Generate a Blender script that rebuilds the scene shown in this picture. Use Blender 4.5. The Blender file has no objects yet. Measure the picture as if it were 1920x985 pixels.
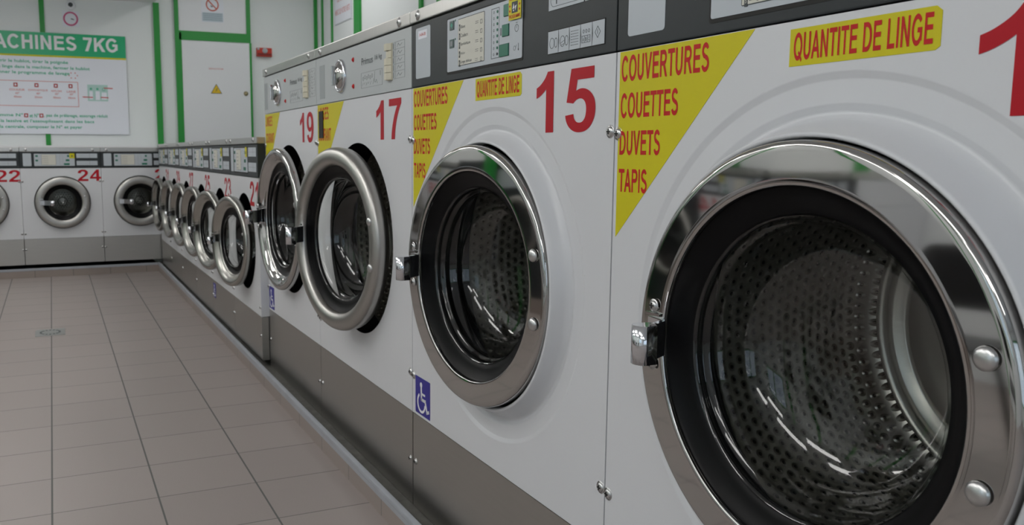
import bpy, bmesh, math, random
from mathutils import Vector, Matrix
random.seed(7)
PI = math.pi
SC = bpy.context.scene
COL = SC.collection

# ------------------------------------------------------------------ camera
cam_d = bpy.data.cameras.new('camera'); cam = bpy.data.objects.new('camera', cam_d); COL.objects.link(cam)
F_PX, CX, CY = 1602.05, 796.96, 489.05
YAW, PITCH, ROLL = 0.40994, -0.12599, 0.00042
f0 = Vector((math.sin(YAW), math.cos(YAW), 0)); r0 = Vector((math.cos(YAW), -math.sin(YAW), 0)); u0 = Vector((0, 0, 1))
fw = math.cos(PITCH)*f0 + math.sin(PITCH)*u0; up = -math.sin(PITCH)*f0 + math.cos(PITCH)*u0
rt = math.cos(ROLL)*r0 + math.sin(ROLL)*up; up = -math.sin(ROLL)*r0 + math.cos(ROLL)*up
M = Matrix(((rt.x, up.x, -fw.x, -0.8967), (rt.y, up.y, -fw.y, 0.0), (rt.z, up.z, -fw.z, 1.0507), (0, 0, 0, 1)))
cam.matrix_world = M
cam_d.sensor_width = 36.0; cam_d.sensor_fit = 'HORIZONTAL'
cam_d.lens = F_PX/1920*36.0
cam_d.shift_x = (960-CX)/1920; cam_d.shift_y = (CY-492.5)/1920
cam_d.clip_start = 0.05; cam_d.clip_end = 60
cam_d.dof.use_dof = True; cam_d.dof.focus_distance = 1.45; cam_d.dof.aperture_fstop = 10.0
SC.camera = cam

# ------------------------------------------------------------------ world, exposure
w = bpy.data.worlds.new('world'); SC.world = w; w.use_nodes = True
bg = w.node_tree.nodes['Background']; bg.inputs[0].default_value = (0.72, 0.83, 1.0, 1); bg.inputs[1].default_value = 1.2
SC.view_settings.view_transform = 'Standard'; SC.view_settings.look = 'None'
SC.view_settings.gamma = 1; SC.view_settings.use_curve_mapping = False
SC.view_settings.exposure = 0.0
LAMP_STRENGTH = 6.6
CEIL_Z = 2.44

# ------------------------------------------------------------------ materials
MATS = {}
def mat(name, col, rough=0.5, metal=0.0, **k):
    if name in MATS: return MATS[name]
    m = bpy.data.materials.new(name); m.use_nodes = True
    b = m.node_tree.nodes['Principled BSDF']
    b.inputs['Base Color'].default_value = (*col, 1)
    b.inputs['Roughness'].default_value = rough; b.inputs['Metallic'].default_value = metal
    for kk, v in k.items(): b.inputs[kk.replace('_', ' ')].default_value = v
    MATS[name] = m; return m
def N(nt, t, **k):
    n = nt.nodes.new(t)
    for a, v in k.items(): setattr(n, a, v)
    return n
def mth(nt, op, a, b=None, c=None):
    n = N(nt, 'ShaderNodeMath', operation=op)
    for i, v in enumerate((a, b, c)):
        if v is None: continue
        if hasattr(v, 'is_linked') or hasattr(v, 'node'): nt.links.new(v, n.inputs[i])
        else: n.inputs[i].default_value = v
    return n.outputs[0]
def coords(nt, scale=(1, 1, 1)):
    tc = N(nt, 'ShaderNodeTexCoord'); mp = N(nt, 'ShaderNodeMapping'); mp.inputs['Scale'].default_value = scale
    nt.links.new(tc.outputs['Object'], mp.inputs[0]); return mp.outputs[0]
def vary(m, scale, amt, detail=3, stretch=(1, 1, 1), rough_amt=0.0, bump=0.0):
    """subtle own colour mottling, gloss variation and fine bump"""
    nt = m.node_tree; b = nt.nodes['Principled BSDF']
    no = N(nt, 'ShaderNodeTexNoise'); no.inputs['Scale'].default_value = scale; no.inputs['Detail'].default_value = detail
    nt.links.new(coords(nt, stretch), no.inputs['Vector'])
    c = b.inputs['Base Color'].default_value[:3]
    mx = N(nt, 'ShaderNodeMix', data_type='RGBA')
    mx.inputs[6].default_value = (*[x*(1-amt) for x in c], 1); mx.inputs[7].default_value = (*[min(1, x*(1+amt)) for x in c], 1)
    nt.links.new(no.outputs[0], mx.inputs[0]); nt.links.new(mx.outputs[2], b.inputs['Base Color'])
    if rough_amt:
        r = b.inputs['Roughness'].default_value
        nt.links.new(mth(nt, 'MULTIPLY_ADD', no.outputs[0], rough_amt*2, r-rough_amt), b.inputs['Roughness'])
    if bump:
        bp = N(nt, 'ShaderNodeBump'); bp.inputs['Strength'].default_value = bump; bp.inputs['Distance'].default_value = 0.002
        nt.links.new(no.outputs[0], bp.inputs['Height']); nt.links.new(bp.outputs[0], b.inputs['Normal'])
    return m
white = mat('white_enamel', (0.655, 0.665, 0.69), 0.3)
steel = vary(mat('brushed_steel', (0.47, 0.455, 0.43), 0.34, 1.0), 5, 0.06, stretch=(1, 1, 22), rough_amt=0.05)
steelh = vary(mat('brushed_steel_strip', (0.53, 0.52, 0.50), 0.3, 1.0), 6, 0.05, stretch=(14, 1, 1), rough_amt=0.05)
chrome = mat('polished_chrome', (0.50, 0.49, 0.48), 0.05, 1.0)
chrome_b = mat('bright_chrome', (0.75, 0.76, 0.8), 0.08, 1.0)
satin = vary(mat('satin_steel', (0.45, 0.44, 0.42), 0.35, 1.0), 8, 0.05, rough_amt=0.04)
satin_s = vary(mat('small_door_steel', (0.42, 0.41, 0.385), 0.25, 1.0), 8, 0.05, rough_amt=0.04)
rivet_m = mat('rivet_steel', (0.6, 0.6, 0.6), 0.3, 1.0)
rubber = mat('black_rubber', (0.0035, 0.0035, 0.004), 0.34, Specular_IOR_Level=0.13)
dark = vary(mat('dark_panel_plastic', (0.026, 0.031, 0.034), 0.42, Specular_IOR_Level=0.3), 40, 0.08)
black = mat('black_gap', (0.012, 0.012, 0.011), 0.7)
grey = vary(mat('grey_panel_paint', (0.46, 0.49, 0.50), 0.42), 20, 0.02)
grey2 = mat('grey_print', (0.33, 0.36, 0.37), 0.5)
plate = mat('light_grey_plate', (0.47, 0.51, 0.55), 0.38)
cream = mat('cream_label', (0.62, 0.61, 0.54), 0.5)
cream2 = mat('cream_plastic', (0.66, 0.62, 0.49), 0.4)
greenb = mat('green_button', (0.01, 0.15, 0.09), 0.4)
greenl = mat('teal_button', (0.03, 0.32, 0.22), 0.4)
inkd = mat('dark_ink', (0.05, 0.06, 0.065), 0.6)
inkg = mat('faint_grey_ink', (0.26, 0.28, 0.29), 0.6)
red = mat('red_vinyl', (0.44, 0.010, 0.020), 0.42, Specular_IOR_Level=0.2)
red2 = mat('red_print', (0.52, 0.02, 0.02), 0.45, Specular_IOR_Level=0.2)
yellow = mat('yellow_vinyl', (0.60, 0.54, 0.012), 0.42, Specular_IOR_Level=0.25)
blue = mat('blue_vinyl', (0.035, 0.03, 0.26), 0.4, Specular_IOR_Level=0.25)
wpaint = mat('white_print', (0.8, 0.8, 0.82), 0.45)
wall_m = vary(mat('white_wall_panel', (0.78, 0.81, 0.815), 0.5), 1.2, 0.02)
door_m = mat('white_door_leaf', (0.78, 0.79, 0.82), 0.45)
green = mat('green_trim_paint', (0.012, 0.27, 0.035), 0.4)
sgreen = mat('sign_green', (0.01, 0.40, 0.17), 0.35)
signw = mat('sign_white', (0.77, 0.79, 0.86), 0.4)
gtext = mat('green_print', (0.06, 0.42, 0.26), 0.5)
rtext = mat('pale_red_print', (0.62, 0.22, 0.22), 0.5)
pink = mat('pink_print', (0.55, 0.09, 0.22), 0.5)
nos = vary(mat('grey_nosing', (0.36, 0.38, 0.42), 0.4), 12, 0.15)
dirt = vary(mat('dirty_grey_ledge', (0.085, 0.083, 0.075), 0.7), 25, 0.6, detail=6)
alum = mat('redbox_grey', (0.4, 0.42, 0.45), 0.4)
ceil_m = mat('ceiling_white', (0.8, 0.81, 0.82), 0.7)
seat_m = mat('black_seat_plastic', (0.02, 0.02, 0.022), 0.35)

def tile_material():
    m = mat('floor_tiles', (0.30, 0.26, 0.245), 0.42); nt = m.node_tree; b = nt.nodes['Principled BSDF']
    tc = N(nt, 'ShaderNodeTexCoord'); sp = N(nt, 'ShaderNodeSeparateXYZ'); nt.links.new(tc.outputs['Object'], sp.inputs[0])
    def line(o, off, pitch, wd):
        a = mth(nt, 'DIVIDE', mth(nt, 'SUBTRACT', o, off), pitch)
        a = mth(nt, 'ABSOLUTE', mth(nt, 'SUBTRACT', mth(nt, 'FRACT', a), 0.5))   # 0.5 at the joint
        return mth(nt, 'GREATER_THAN', a, 0.5-wd/pitch/2)
    gx = line(sp.outputs[0], -0.94554, 0.3, 0.0055); gy = line(sp.outputs[1], 2.6269, 0.29322, 0.0035)
    g = mth(nt, 'MAXIMUM', gx, gy)
    cell = N(nt, 'ShaderNodeCombineXYZ')
    nt.links.new(mth(nt, 'FLOOR', mth(nt, 'DIVIDE', mth(nt, 'SUBTRACT', sp.outputs[0], -0.94554), 0.3)), cell.inputs[0])
    nt.links.new(mth(nt, 'FLOOR', mth(nt, 'DIVIDE', mth(nt, 'SUBTRACT', sp.outputs[1], 2.6269), 0.29322)), cell.inputs[1])
    wn = N(nt, 'ShaderNodeTexWhiteNoise'); nt.links.new(cell.outputs[0], wn.inputs[0])
    no = N(nt, 'ShaderNodeTexNoise'); no.inputs['Scale'].default_value = 260; no.inputs['Detail'].default_value = 2
    nt.links.new(tc.outputs['Object'], no.inputs['Vector'])
    f = mth(nt, 'MULTIPLY_ADD', wn.outputs[0], 0.06, 0.94); f = mth(nt, 'MULTIPLY', f, mth(nt, 'MULTIPLY_ADD', no.outputs[0], 0.12, 0.94))
    hs = N(nt, 'ShaderNodeHueSaturation'); hs.inputs['Color'].default_value = (0.345, 0.300, 0.282, 1); nt.links.new(f, hs.inputs['Value'])
    mx = N(nt, 'ShaderNodeMix', data_type='RGBA'); nt.links.new(g, mx.inputs[0]); nt.links.new(hs.outputs[0], mx.inputs[6])
    mx.inputs[7].default_value = (0.115, 0.115, 0.11, 1); nt.links.new(mx.outputs[2], b.inputs['Base Color'])
    nt.links.new(mth(nt, 'MULTIPLY_ADD', g, 0.3, 0.4), b.inputs['Roughness'])
    bp = N(nt, 'ShaderNodeBump'); bp.inputs['Strength'].default_value = 0.4; bp.inputs['Distance'].default_value = 0.002
    nt.links.new(mth(nt, 'SUBTRACT', 1.0, g), bp.inputs['Height']); nt.links.new(bp.outputs[0], b.inputs['Normal'])
    return m
tiles = tile_material()
def skirt_material(axis):
    m = mat('skirting_tiles_'+'xy'[axis], (0.30, 0.26, 0.245), 0.42); nt = m.node_tree; b = nt.nodes['Principled BSDF']
    tc = N(nt, 'ShaderNodeTexCoord'); sp = N(nt, 'ShaderNodeSeparateXYZ'); nt.links.new(tc.outputs['Object'], sp.inputs[0])
    a = mth(nt, 'DIVIDE', mth(nt, 'SUBTRACT', sp.outputs[axis], 0.13), 0.3)
    g = mth(nt, 'GREATER_THAN', mth(nt, 'ABSOLUTE', mth(nt, 'SUBTRACT', mth(nt, 'FRACT', a), 0.5)), 0.4925)
    wn = N(nt, 'ShaderNodeTexWhiteNoise', noise_dimensions='1D'); nt.links.new(mth(nt, 'FLOOR', a), wn.inputs['W'])
    hs = N(nt, 'ShaderNodeHueSaturation'); hs.inputs['Color'].default_value = (0.31, 0.26, 0.235, 1)
    nt.links.new(mth(nt, 'MULTIPLY_ADD', wn.outputs[0], 0.12, 0.9), hs.inputs['Value'])
    mx = N(nt, 'ShaderNodeMix', data_type='RGBA'); nt.links.new(g, mx.inputs[0]); nt.links.new(hs.outputs[0], mx.inputs[6])
    mx.inputs[7].default_value = (0.12, 0.12, 0.115, 1); nt.links.new(mx.outputs[2], b.inputs['Base Color'])
    return m

def glass_material():
    m = bpy.data.materials.new('door_glass'); m.use_nodes = True; nt = m.node_tree
    for n in list(nt.nodes):
        if n.type == 'BSDF_PRINCIPLED': nt.nodes.remove(n)
    out = [n for n in nt.nodes if n.type == 'OUTPUT_MATERIAL'][0]
    tr = N(nt, 'ShaderNodeBsdfTransparent'); tr.inputs[0].default_value = (0.93, 0.95, 0.94, 1)
    gl = N(nt, 'ShaderNodeBsdfGlossy'); gl.inputs['Roughness'].default_value = 0.03
    ge = N(nt, 'ShaderNodeNewGeometry'); vm = N(nt, 'ShaderNodeVectorMath', operation='DOT_PRODUCT')
    nt.links.new(ge.outputs['Normal'], vm.inputs[0]); nt.links.new(ge.outputs['Incoming'], vm.inputs[1])
    gr = mth(nt, 'SUBTRACT', 1.0, mth(nt, 'ABSOLUTE', vm.outputs['Value']))
    fr = mth(nt, 'MULTIPLY_ADD', mth(nt, 'POWER', gr, 3.0), 0.75, 0.075)
    mx = N(nt, 'ShaderNodeMixShader'); nt.links.new(fr, mx.inputs[0]); nt.links.new(tr.outputs[0], mx.inputs[1]); nt.links.new(gl.outputs[0], mx.inputs[2])
    nt.links.new(mx.outputs[0], out.inputs[0]); return m
glass = glass_material()

def drum_material(name, back, pitch=0.0212, R=0.31, hr=0.19, hm=0.9):
    """pierced stainless sheet: staggered punched holes with raised rims"""
    m = mat(name, (0.40, 0.39, 0.36), 0.30, 1.0); nt = m.node_tree; b = nt.nodes['Principled BSDF']
    tc = N(nt, 'ShaderNodeTexCoord'); sp = N(nt, 'ShaderNodeSeparateXYZ'); nt.links.new(tc.outputs['Object'], sp.inputs[0])
    if back:
        a = sp.outputs[0]; v = sp.outputs[2]
    else:
        a = mth(nt, 'MULTIPLY', mth(nt, 'ARCTAN2', sp.outputs[2], sp.outputs[0]), R); v = sp.outputs[1]
    vy = mth(nt, 'DIVIDE', v, pitch*0.866); row = mth(nt, 'FLOOR', vy)
    ax = mth(nt, 'ADD', mth(nt, 'DIVIDE', a, pitch), mth(nt, 'MULTIPLY', mth(nt, 'FLOORED_MODULO', row, 2.0), 0.5))
    dx = mth(nt, 'SUBTRACT', mth(nt, 'FRACT', ax), 0.5); dy = mth(nt, 'MULTIPLY', mth(nt, 'SUBTRACT', mth(nt, 'FRACT', vy), 0.5), 0.866)
    d = mth(nt, 'SQRT', mth(nt, 'ADD', mth(nt, 'MULTIPLY', dx, dx), mth(nt, 'MULTIPLY', dy, dy)))
    hole = mth(nt, 'MULTIPLY', mth(nt, 'SMOOTH_MIN', mth(nt, 'MAXIMUM', mth(nt, 'MULTIPLY', mth(nt, 'SUBTRACT', hr, d), 16.0), 0.0), 1.0, 0.05), hm)
    h = mth(nt, 'MAXIMUM', mth(nt, 'SUBTRACT', 1.0, mth(nt, 'DIVIDE', d, 0.36)), 0.0)
    if back:
        rr = mth(nt, 'SQRT', mth(nt, 'ADD', mth(nt, 'MULTIPLY', sp.outputs[0], sp.outputs[0]), mth(nt, 'MULTIPLY', sp.outputs[2], sp.outputs[2])))
        keep = mth(nt, 'MULTIPLY', mth(nt, 'LESS_THAN', rr, 0.085), mth(nt, 'GREATER_THAN', rr, 0.02))
        hole = mth(nt, 'MULTIPLY', hole, keep); h = mth(nt, 'MULTIPLY', h, keep)
    mx = N(nt, 'ShaderNodeMix', data_type='RGBA'); nt.links.new(hole, mx.inputs[0])
    mx.inputs[6].default_value = (0.40, 0.39, 0.36, 1); mx.inputs[7].default_value = (0.02, 0.02, 0.02, 1)
    nt.links.new(mx.outputs[2], b.inputs['Base Color'])
    bp = N(nt, 'ShaderNodeBump'); bp.inputs['Strength'].default_value = 0.9; bp.inputs['Distance'].default_value = 0.006
    nt.links.new(h, bp.inputs['Height']); nt.links.new(bp.outputs[0], b.inputs['Normal'])
    return m
drum_side = drum_material('pierced_drum_side', False); drum_back = drum_material('pierced_drum_back', True)
drum_fine = drum_material('finely_pierced_drum_side', False, 0.024, 0.31, 0.15, 0.6)

# ------------------------------------------------------------------ mesh helpers
class MB:
    def __init__(s): s.bm = bmesh.new(); s.mi = 0; s.sm = []
    def _f(s, vs, smooth=False):
        try: f = s.bm.faces.new(vs)
        except ValueError: return None
        f.material_index = s.mi; f.smooth = smooth; return f
    def box(s, x0, x1, y0, y1, z0, z1, bev=0.0):
        c = bmesh.new(); v = [c.verts.new((x, y, z)) for x in (x0, x1) for y in (y0, y1) for z in (z0, z1)]
        for q in ((0, 1, 3, 2), (4, 6, 7, 5), (0, 4, 5, 1), (2, 3, 7, 6), (0, 2, 6, 4), (1, 5, 7, 3)): c.faces.new([v[i] for i in q])
        if bev: bmesh.ops.bevel(c, geom=list(c.edges), offset=bev, segments=2, affect='EDGES', profile=0.7)
        s._merge(c); return s
    def _merge(s, c, smooth=False):
        mp = {}
        for v in c.verts: mp[v] = s.bm.verts.new(v.co)
        for f in c.faces: s._f([mp[v] for v in f.verts], smooth or f.smooth)
        c.free()
    def lathe(s, prof, n=96, cx=0, cz=0, closed=False, a0=0, a1=2*PI, smooth=True):
        """profile of (radius, y) turned about the y axis through (cx, cz)"""
        full = abs(a1-a0-2*PI) < 1e-6; k = n if full else n+1; rings = []
        for r, y in prof:
            if r < 1e-6: rings.append([s.bm.verts.new((cx, y, cz))]*k); continue
            rings.append([s.bm.verts.new((cx+r*math.cos(a0+(a1-a0)*i/n), y, cz+r*math.sin(a0+(a1-a0)*i/n))) for i in range(k)])
        m = len(rings)
        for j in range(m if closed else m-1):
            A, B = rings[j], rings[(j+1) % m]
            for i in range(n):
                i2 = (i+1) % k
                vs = []
                for v in (A[i], A[i2], B[i2], B[i]):
                    if v not in vs: vs.append(v)
                if len(vs) > 2: s._f(vs, smooth)
        return s
    def prism(s, pts, z0, z1, smooth=False):
        """polygon in x-y extruded along z"""
        A = [s.bm.verts.new((x, y, z0)) for x, y in pts]; B = [s.bm.verts.new((x, y, z1)) for x, y in pts]; n = len(pts)
        s._f(A[::-1]); s._f(B)
        for i in range(n): s._f([A[i], A[(i+1) % n], B[(i+1) % n], B[i]], smooth)
        return s
    def prismy(s, pts, y0, y1):
        """polygon in x-z extruded along y"""
        A = [s.bm.verts.new((x, y0, z)) for x, z in pts]; B = [s.bm.verts.new((x, y1, z)) for x, z in pts]; n = len(pts)
        s._f(A); s._f(B[::-1])
        for i in range(n): s._f([A[(i+1) % n], A[i], B[i], B[(i+1) % n]])
        return s
    def disc(s, cx, cz, r, y0, y1, n=24): return s.prismy([(cx+r*math.cos(2*PI*i/n), cz+r*math.sin(2*PI*i/n)) for i in range(n)], y0, y1)
    def ringf(s, cx, cz, r0_, r1_, y0, y1, n=32, rz=1.0, a0=0, a1=2*PI):
        full = abs(a1-a0-2*PI) < 1e-6; k = n if full else n+1
        P = lambda r, i: (cx+r*math.cos(a0+(a1-a0)*i/n), cz+r*rz*math.sin(a0+(a1-a0)*i/n))
        R = [[s.bm.verts.new((P(r, i)[0], y, P(r, i)[1])) for i in range(k)] for r, y in ((r0_, y0), (r1_, y0), (r1_, y1), (r0_, y1))]
        for j in range(4):
            A, B = R[j], R[(j+1) % 4]
            for i in range(n):
                i2 = (i+1) % k; s._f([A[i], A[i2], B[i2], B[i]])
        return s
    def stroke(s, pts, wd, y0, y1, close=False):
        P = list(pts)+([pts[0]] if close else [])
        for (a, b), (c, d) in zip(P[:-1], P[1:]):
            L = math.hypot(c-a, d-b)
            if L < 1e-9: continue
            nx, nz = -(d-b)/L*wd/2, (c-a)/L*wd/2; ex, ez = (c-a)/L*wd/2, (d-b)/L*wd/2
            s.prismy([(a+nx-ex, b+nz-ez), (c+nx+ex, d+nz+ez), (c-nx+ex, d-nz+ez), (a-nx-ex, b-nz-ez)][::-1], y0, y1)
        return s
    def frame(s, x0, x1, z0, z1, wd, y0, y1): return s.stroke([(x0, z0), (x1, z0), (x1, z1), (x0, z1)], wd, y0, y1, True)
    def tube(s, pts, r, n=10):
        pts = [Vector(p) for p in pts]; rings = []
        for i, p in enumerate(pts):
            t = (pts[min(i+1, len(pts)-1)]-pts[max(i-1, 0)]).normalized()
            a = t.cross(Vector((0, 0, 1))); a = a.normalized() if a.length > 1e-3 else Vector((1, 0, 0)); b = t.cross(a)
            rings.append([s.bm.verts.new(p+r*(math.cos(2*PI*k/n)*a+math.sin(2*PI*k/n)*b)) for k in range(n)])
        for A, B in zip(rings[:-1], rings[1:]):
            for k in range(n): s._f([A[k], A[(k+1) % n], B[(k+1) % n], B[k]], True)
        s._f(rings[0][::-1]); s._f(rings[-1]); return s
    def dome(s, cx, cz, r, y0, h, n=28, flange=0.0):
        """rounded rivet head standing out towards -y"""
        prof = [(r+flange, y0), (r+flange, y0-0.001)] if flange else []
        prof += [(r, y0)]+[(r*math.cos(t*PI/2/7), y0-h*math.sin(t*PI/2/7)) for t in range(1, 8)]
        prof[-1] = (0, y0-h); return s.lathe(prof, n, cx, cz)
    def plate_hole(s, x0, x1, z0, z1, y, cx, cz, r, n=96):
        """flat sheet with a round opening"""
        def edge(a):
            c, d = math.cos(a), math.sin(a); t = 1e9
            if c > 1e-9: t = min(t, (x1-cx)/c)
            if c < -1e-9: t = min(t, (x0-cx)/c)
            if d > 1e-9: t = min(t, (z1-cz)/d)
            if d < -1e-9: t = min(t, (z0-cz)/d)
            return cx+c*t, cz+d*t
        an = sorted([2*PI*i/n for i in range(n)]+[math.atan2(zz-cz, xx-cx) % (2*PI) for xx in (x0, x1) for zz in (z0, z1)])
        I = [s.bm.verts.new((cx+r*math.cos(a), y, cz+r*math.sin(a))) for a in an]
        O = [s.bm.verts.new((edge(a)[0], y, edge(a)[1])) for a in an]
        for i in range(len(an)):
            j = (i+1) % len(an); s._f([I[i], I[j], O[j], O[i]])
        return s
    def build(s, name, mats, parent=None, loc=None, recalc=True):
        if recalc: bmesh.ops.recalc_face_normals(s.bm, faces=s.bm.faces)
        me = bpy.data.meshes.new(name); s.bm.to_mesh(me); s.bm.free()
        for m in (mats if isinstance(mats, (list, tuple)) else [mats]): me.materials.append(m)
        o = bpy.data.objects.new(name, me); COL.objects.link(o)
        if parent: o.parent = parent
        if loc: o.location = loc
        return o

def root(name, label, cat, loc=(0, 0, 0), rz=0, group=None):
    o = bpy.data.objects.new(name, None); COL.objects.link(o); o.location = loc; o.rotation_euler = (0, 0, rz)
    o.empty_display_size = 0.1; o['label'] = label; o['category'] = cat
    if group: o['group'] = group
    return o
def tag(o, label, cat, group=None):
    o['label'] = label; o['category'] = cat
    if group: o['group'] = group
    return o
def struct(o): o['kind'] = 'structure'; return o
def kids(o): return [c for c in bpy.data.objects if c.parent == o]
def copy_tree(o, parent=None):
    c = o.copy(); COL.objects.link(c)
    if parent: c.parent = parent
    for ch in CHILD.get(o.name, []) or kids(o): copy_tree(ch, c)
    return c
CHILD = {}

# ------------------------------------------------------------------ lettering
_dg = None
def curve_to_bm(cd):
    o = bpy.data.objects.new('lettering_source', cd); COL.objects.link(o)
    bpy.context.view_layer.update(); dg = bpy.context.evaluated_depsgraph_get()
    me = bpy.data.meshes.new_from_object(o.evaluated_get(dg)); bm = bmesh.new(); bm.from_mesh(me)
    bpy.data.objects.remove(o); bpy.data.meshes.remove(me); bpy.data.curves.remove(cd); return bm
def text_bm(body, bold=0.0):
    cd = bpy.data.curves.new('lettering_source', 'FONT'); cd.body = body; cd.size = 1; cd.offset = bold; cd.resolution_u = 4
    cd.space_character = 1+bold*1.5
    return curve_to_bm(cd)
GL = {  # heavy sans figures, outline points on a 720-unit height
 '1': ([[(393, 0), (256, 0), (256, 517), (218, 484), (175, 455), (128, 430), (79, 413), (79, 538), (133, 560), (196, 605), (245, 655), (282, 719), (393, 719)]], 556),
 '2': ([[(503, 127), (503, 0), (20, 0), (28, 72), (48, 115), (67, 147), (105, 195), (155, 247), (219, 306), (275, 360), (316, 400), (340, 440), (358, 480), (360, 510), (354, 548), (334, 580), (302, 599), (268, 604), (226, 598), (201, 580), (182, 545), (173, 487), (35, 501), (47, 590), (70, 635), (110, 673), (180, 710), (271, 719), (365, 711), (430, 675), (480, 615), (497, 540), (497, 495), (483, 440), (456, 390), (418, 338), (360, 280), (300, 225), (252, 178), (228, 148), (214, 127)]], 556),
 '3': ([[(37, 190), (170, 206), (176, 160), (205, 122), (235, 104), (273, 101), (317, 109), (352, 138), (374, 178), (377, 224), (371, 270), (348, 308), (315, 332), (279, 339), (251, 337), (214, 328), (229, 440), (270, 442), (310, 458), (340, 487), (347, 535), (341, 572), (322, 598), (295, 612), (266, 616), (230, 610), (200, 590), (182, 560), (173, 518), (46, 540), (59, 606), (87, 650), (120, 682), (162, 705), (210, 717), (268, 719), (340, 710), (400, 684), (447, 640), (472, 595), (480, 536), (470, 480), (438, 430), (377, 390), (435, 370), (480, 326), (507, 275), (512, 216), (502, 150), (470, 85), (420, 35), (350, 0), (271, -13), (200, -7), (140, 16), (90, 57), (55, 112)]], 556),
 '4': ([[(311, 0), (311, 144), (18, 144), (18, 264), (329, 719), (444, 719), (444, 265), (533, 265), (533, 144), (444, 144), (444, 0)], [(311, 265), (311, 510), (146, 265)]], 556),
 '5': ([[(44, 184), (181, 198), (187, 158), (208, 124), (240, 102), (283, 96), (322, 103), (356, 131), (378, 175), (386, 237), (380, 292), (360, 333), (325, 361), (280, 369), (240, 362), (205, 344), (175, 317), (63, 333), (134, 707), (498, 707), (498, 578), (238, 578), (217, 456), (263, 473), (311, 479), (380, 468), (445, 433), (497, 378), (522, 315), (529, 240), (520, 165), (490, 98), (440, 38), (370, 0), (284, -12), (210, -5), (145, 22), (92, 66), (58, 122)]], 556),
 '6': ([[(509, 541), (376, 526), (368, 567), (350, 590), (325, 603), (296, 607), (258, 597), (225, 570), (200, 515), (188, 460), (183, 403), (210, 435), (250, 457), (311, 464), (375, 452), (440, 416), (490, 360), (515, 300), (522, 228), (512, 150), (480, 80), (430, 28), (365, -4), (290, -12), (215, -3), (150, 30), (95, 88), (58, 170), (42, 260), (40, 346), (47, 450), (70, 545), (110, 625), (165, 684), (235, 713), (303, 719), (370, 712), (430, 682), (475, 636), (500, 585)],
        [(194, 239), (199, 185), (220, 136), (255, 106), (297, 97), (333, 104), (365, 130), (383, 170), (388, 227), (384, 280), (365, 327), (332, 356), (290, 365), (250, 357), (218, 332), (199, 290)]], 556),
 '7': ([[(42, 591), (42, 719), (510, 719), (510, 618), (460, 562), (410, 486), (365, 400), (325, 305), (295, 205), (277, 105), (269, 0), (137, 0), (145, 105), (168, 210), (199, 306), (240, 405), (290, 500), (355, 591)]], 556),
 '8': ([[(150, 386), (90, 418), (60, 466), (50, 530), (66, 605), (115, 670), (190, 708), (278, 719), (365, 708), (440, 670), (489, 605), (505, 530), (493, 466), (460, 418), (406, 386), (470, 350), (510, 290), (522, 210), (508, 128), (460, 56), (380, 6), (280, -12), (180, 4), (95, 52), (48, 125), (36, 205), (50, 285), (90, 345)], [(180, 520), (190, 475), (225, 442), (279, 430), (330, 442), (365, 475), (375, 520), (365, 567), (330, 602), (278, 613), (225, 602), (190, 567)], [(171, 211), (182, 155), (220, 110), (281, 96), (340, 110), (376, 155), (387, 213), (374, 265), (335, 305), (278, 320), (220, 305), (184, 265)]], 556),
 '0': ([[(276, 719), (190, 705), (115, 655), (65, 560), (42, 440), (40, 352), (46, 240), (75, 120), (125, 40), (195, 0), (276, -12), (360, 2), (435, 50), (487, 145), (512, 270), (514, 353), (507, 470), (480, 585), (430, 665), (360, 706)], [(276, 605), (230, 590), (200, 545), (185, 455), (183, 353), (187, 240), (203, 155), (233, 112), (276, 101), (320, 114), (350, 155), (368, 245), (371, 353), (367, 465), (350, 550), (320, 592)]], 556)}
GL['9'] = ([[(556-x, 707-y) for x, y in c] for c in GL['6'][0]], 556)
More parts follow.
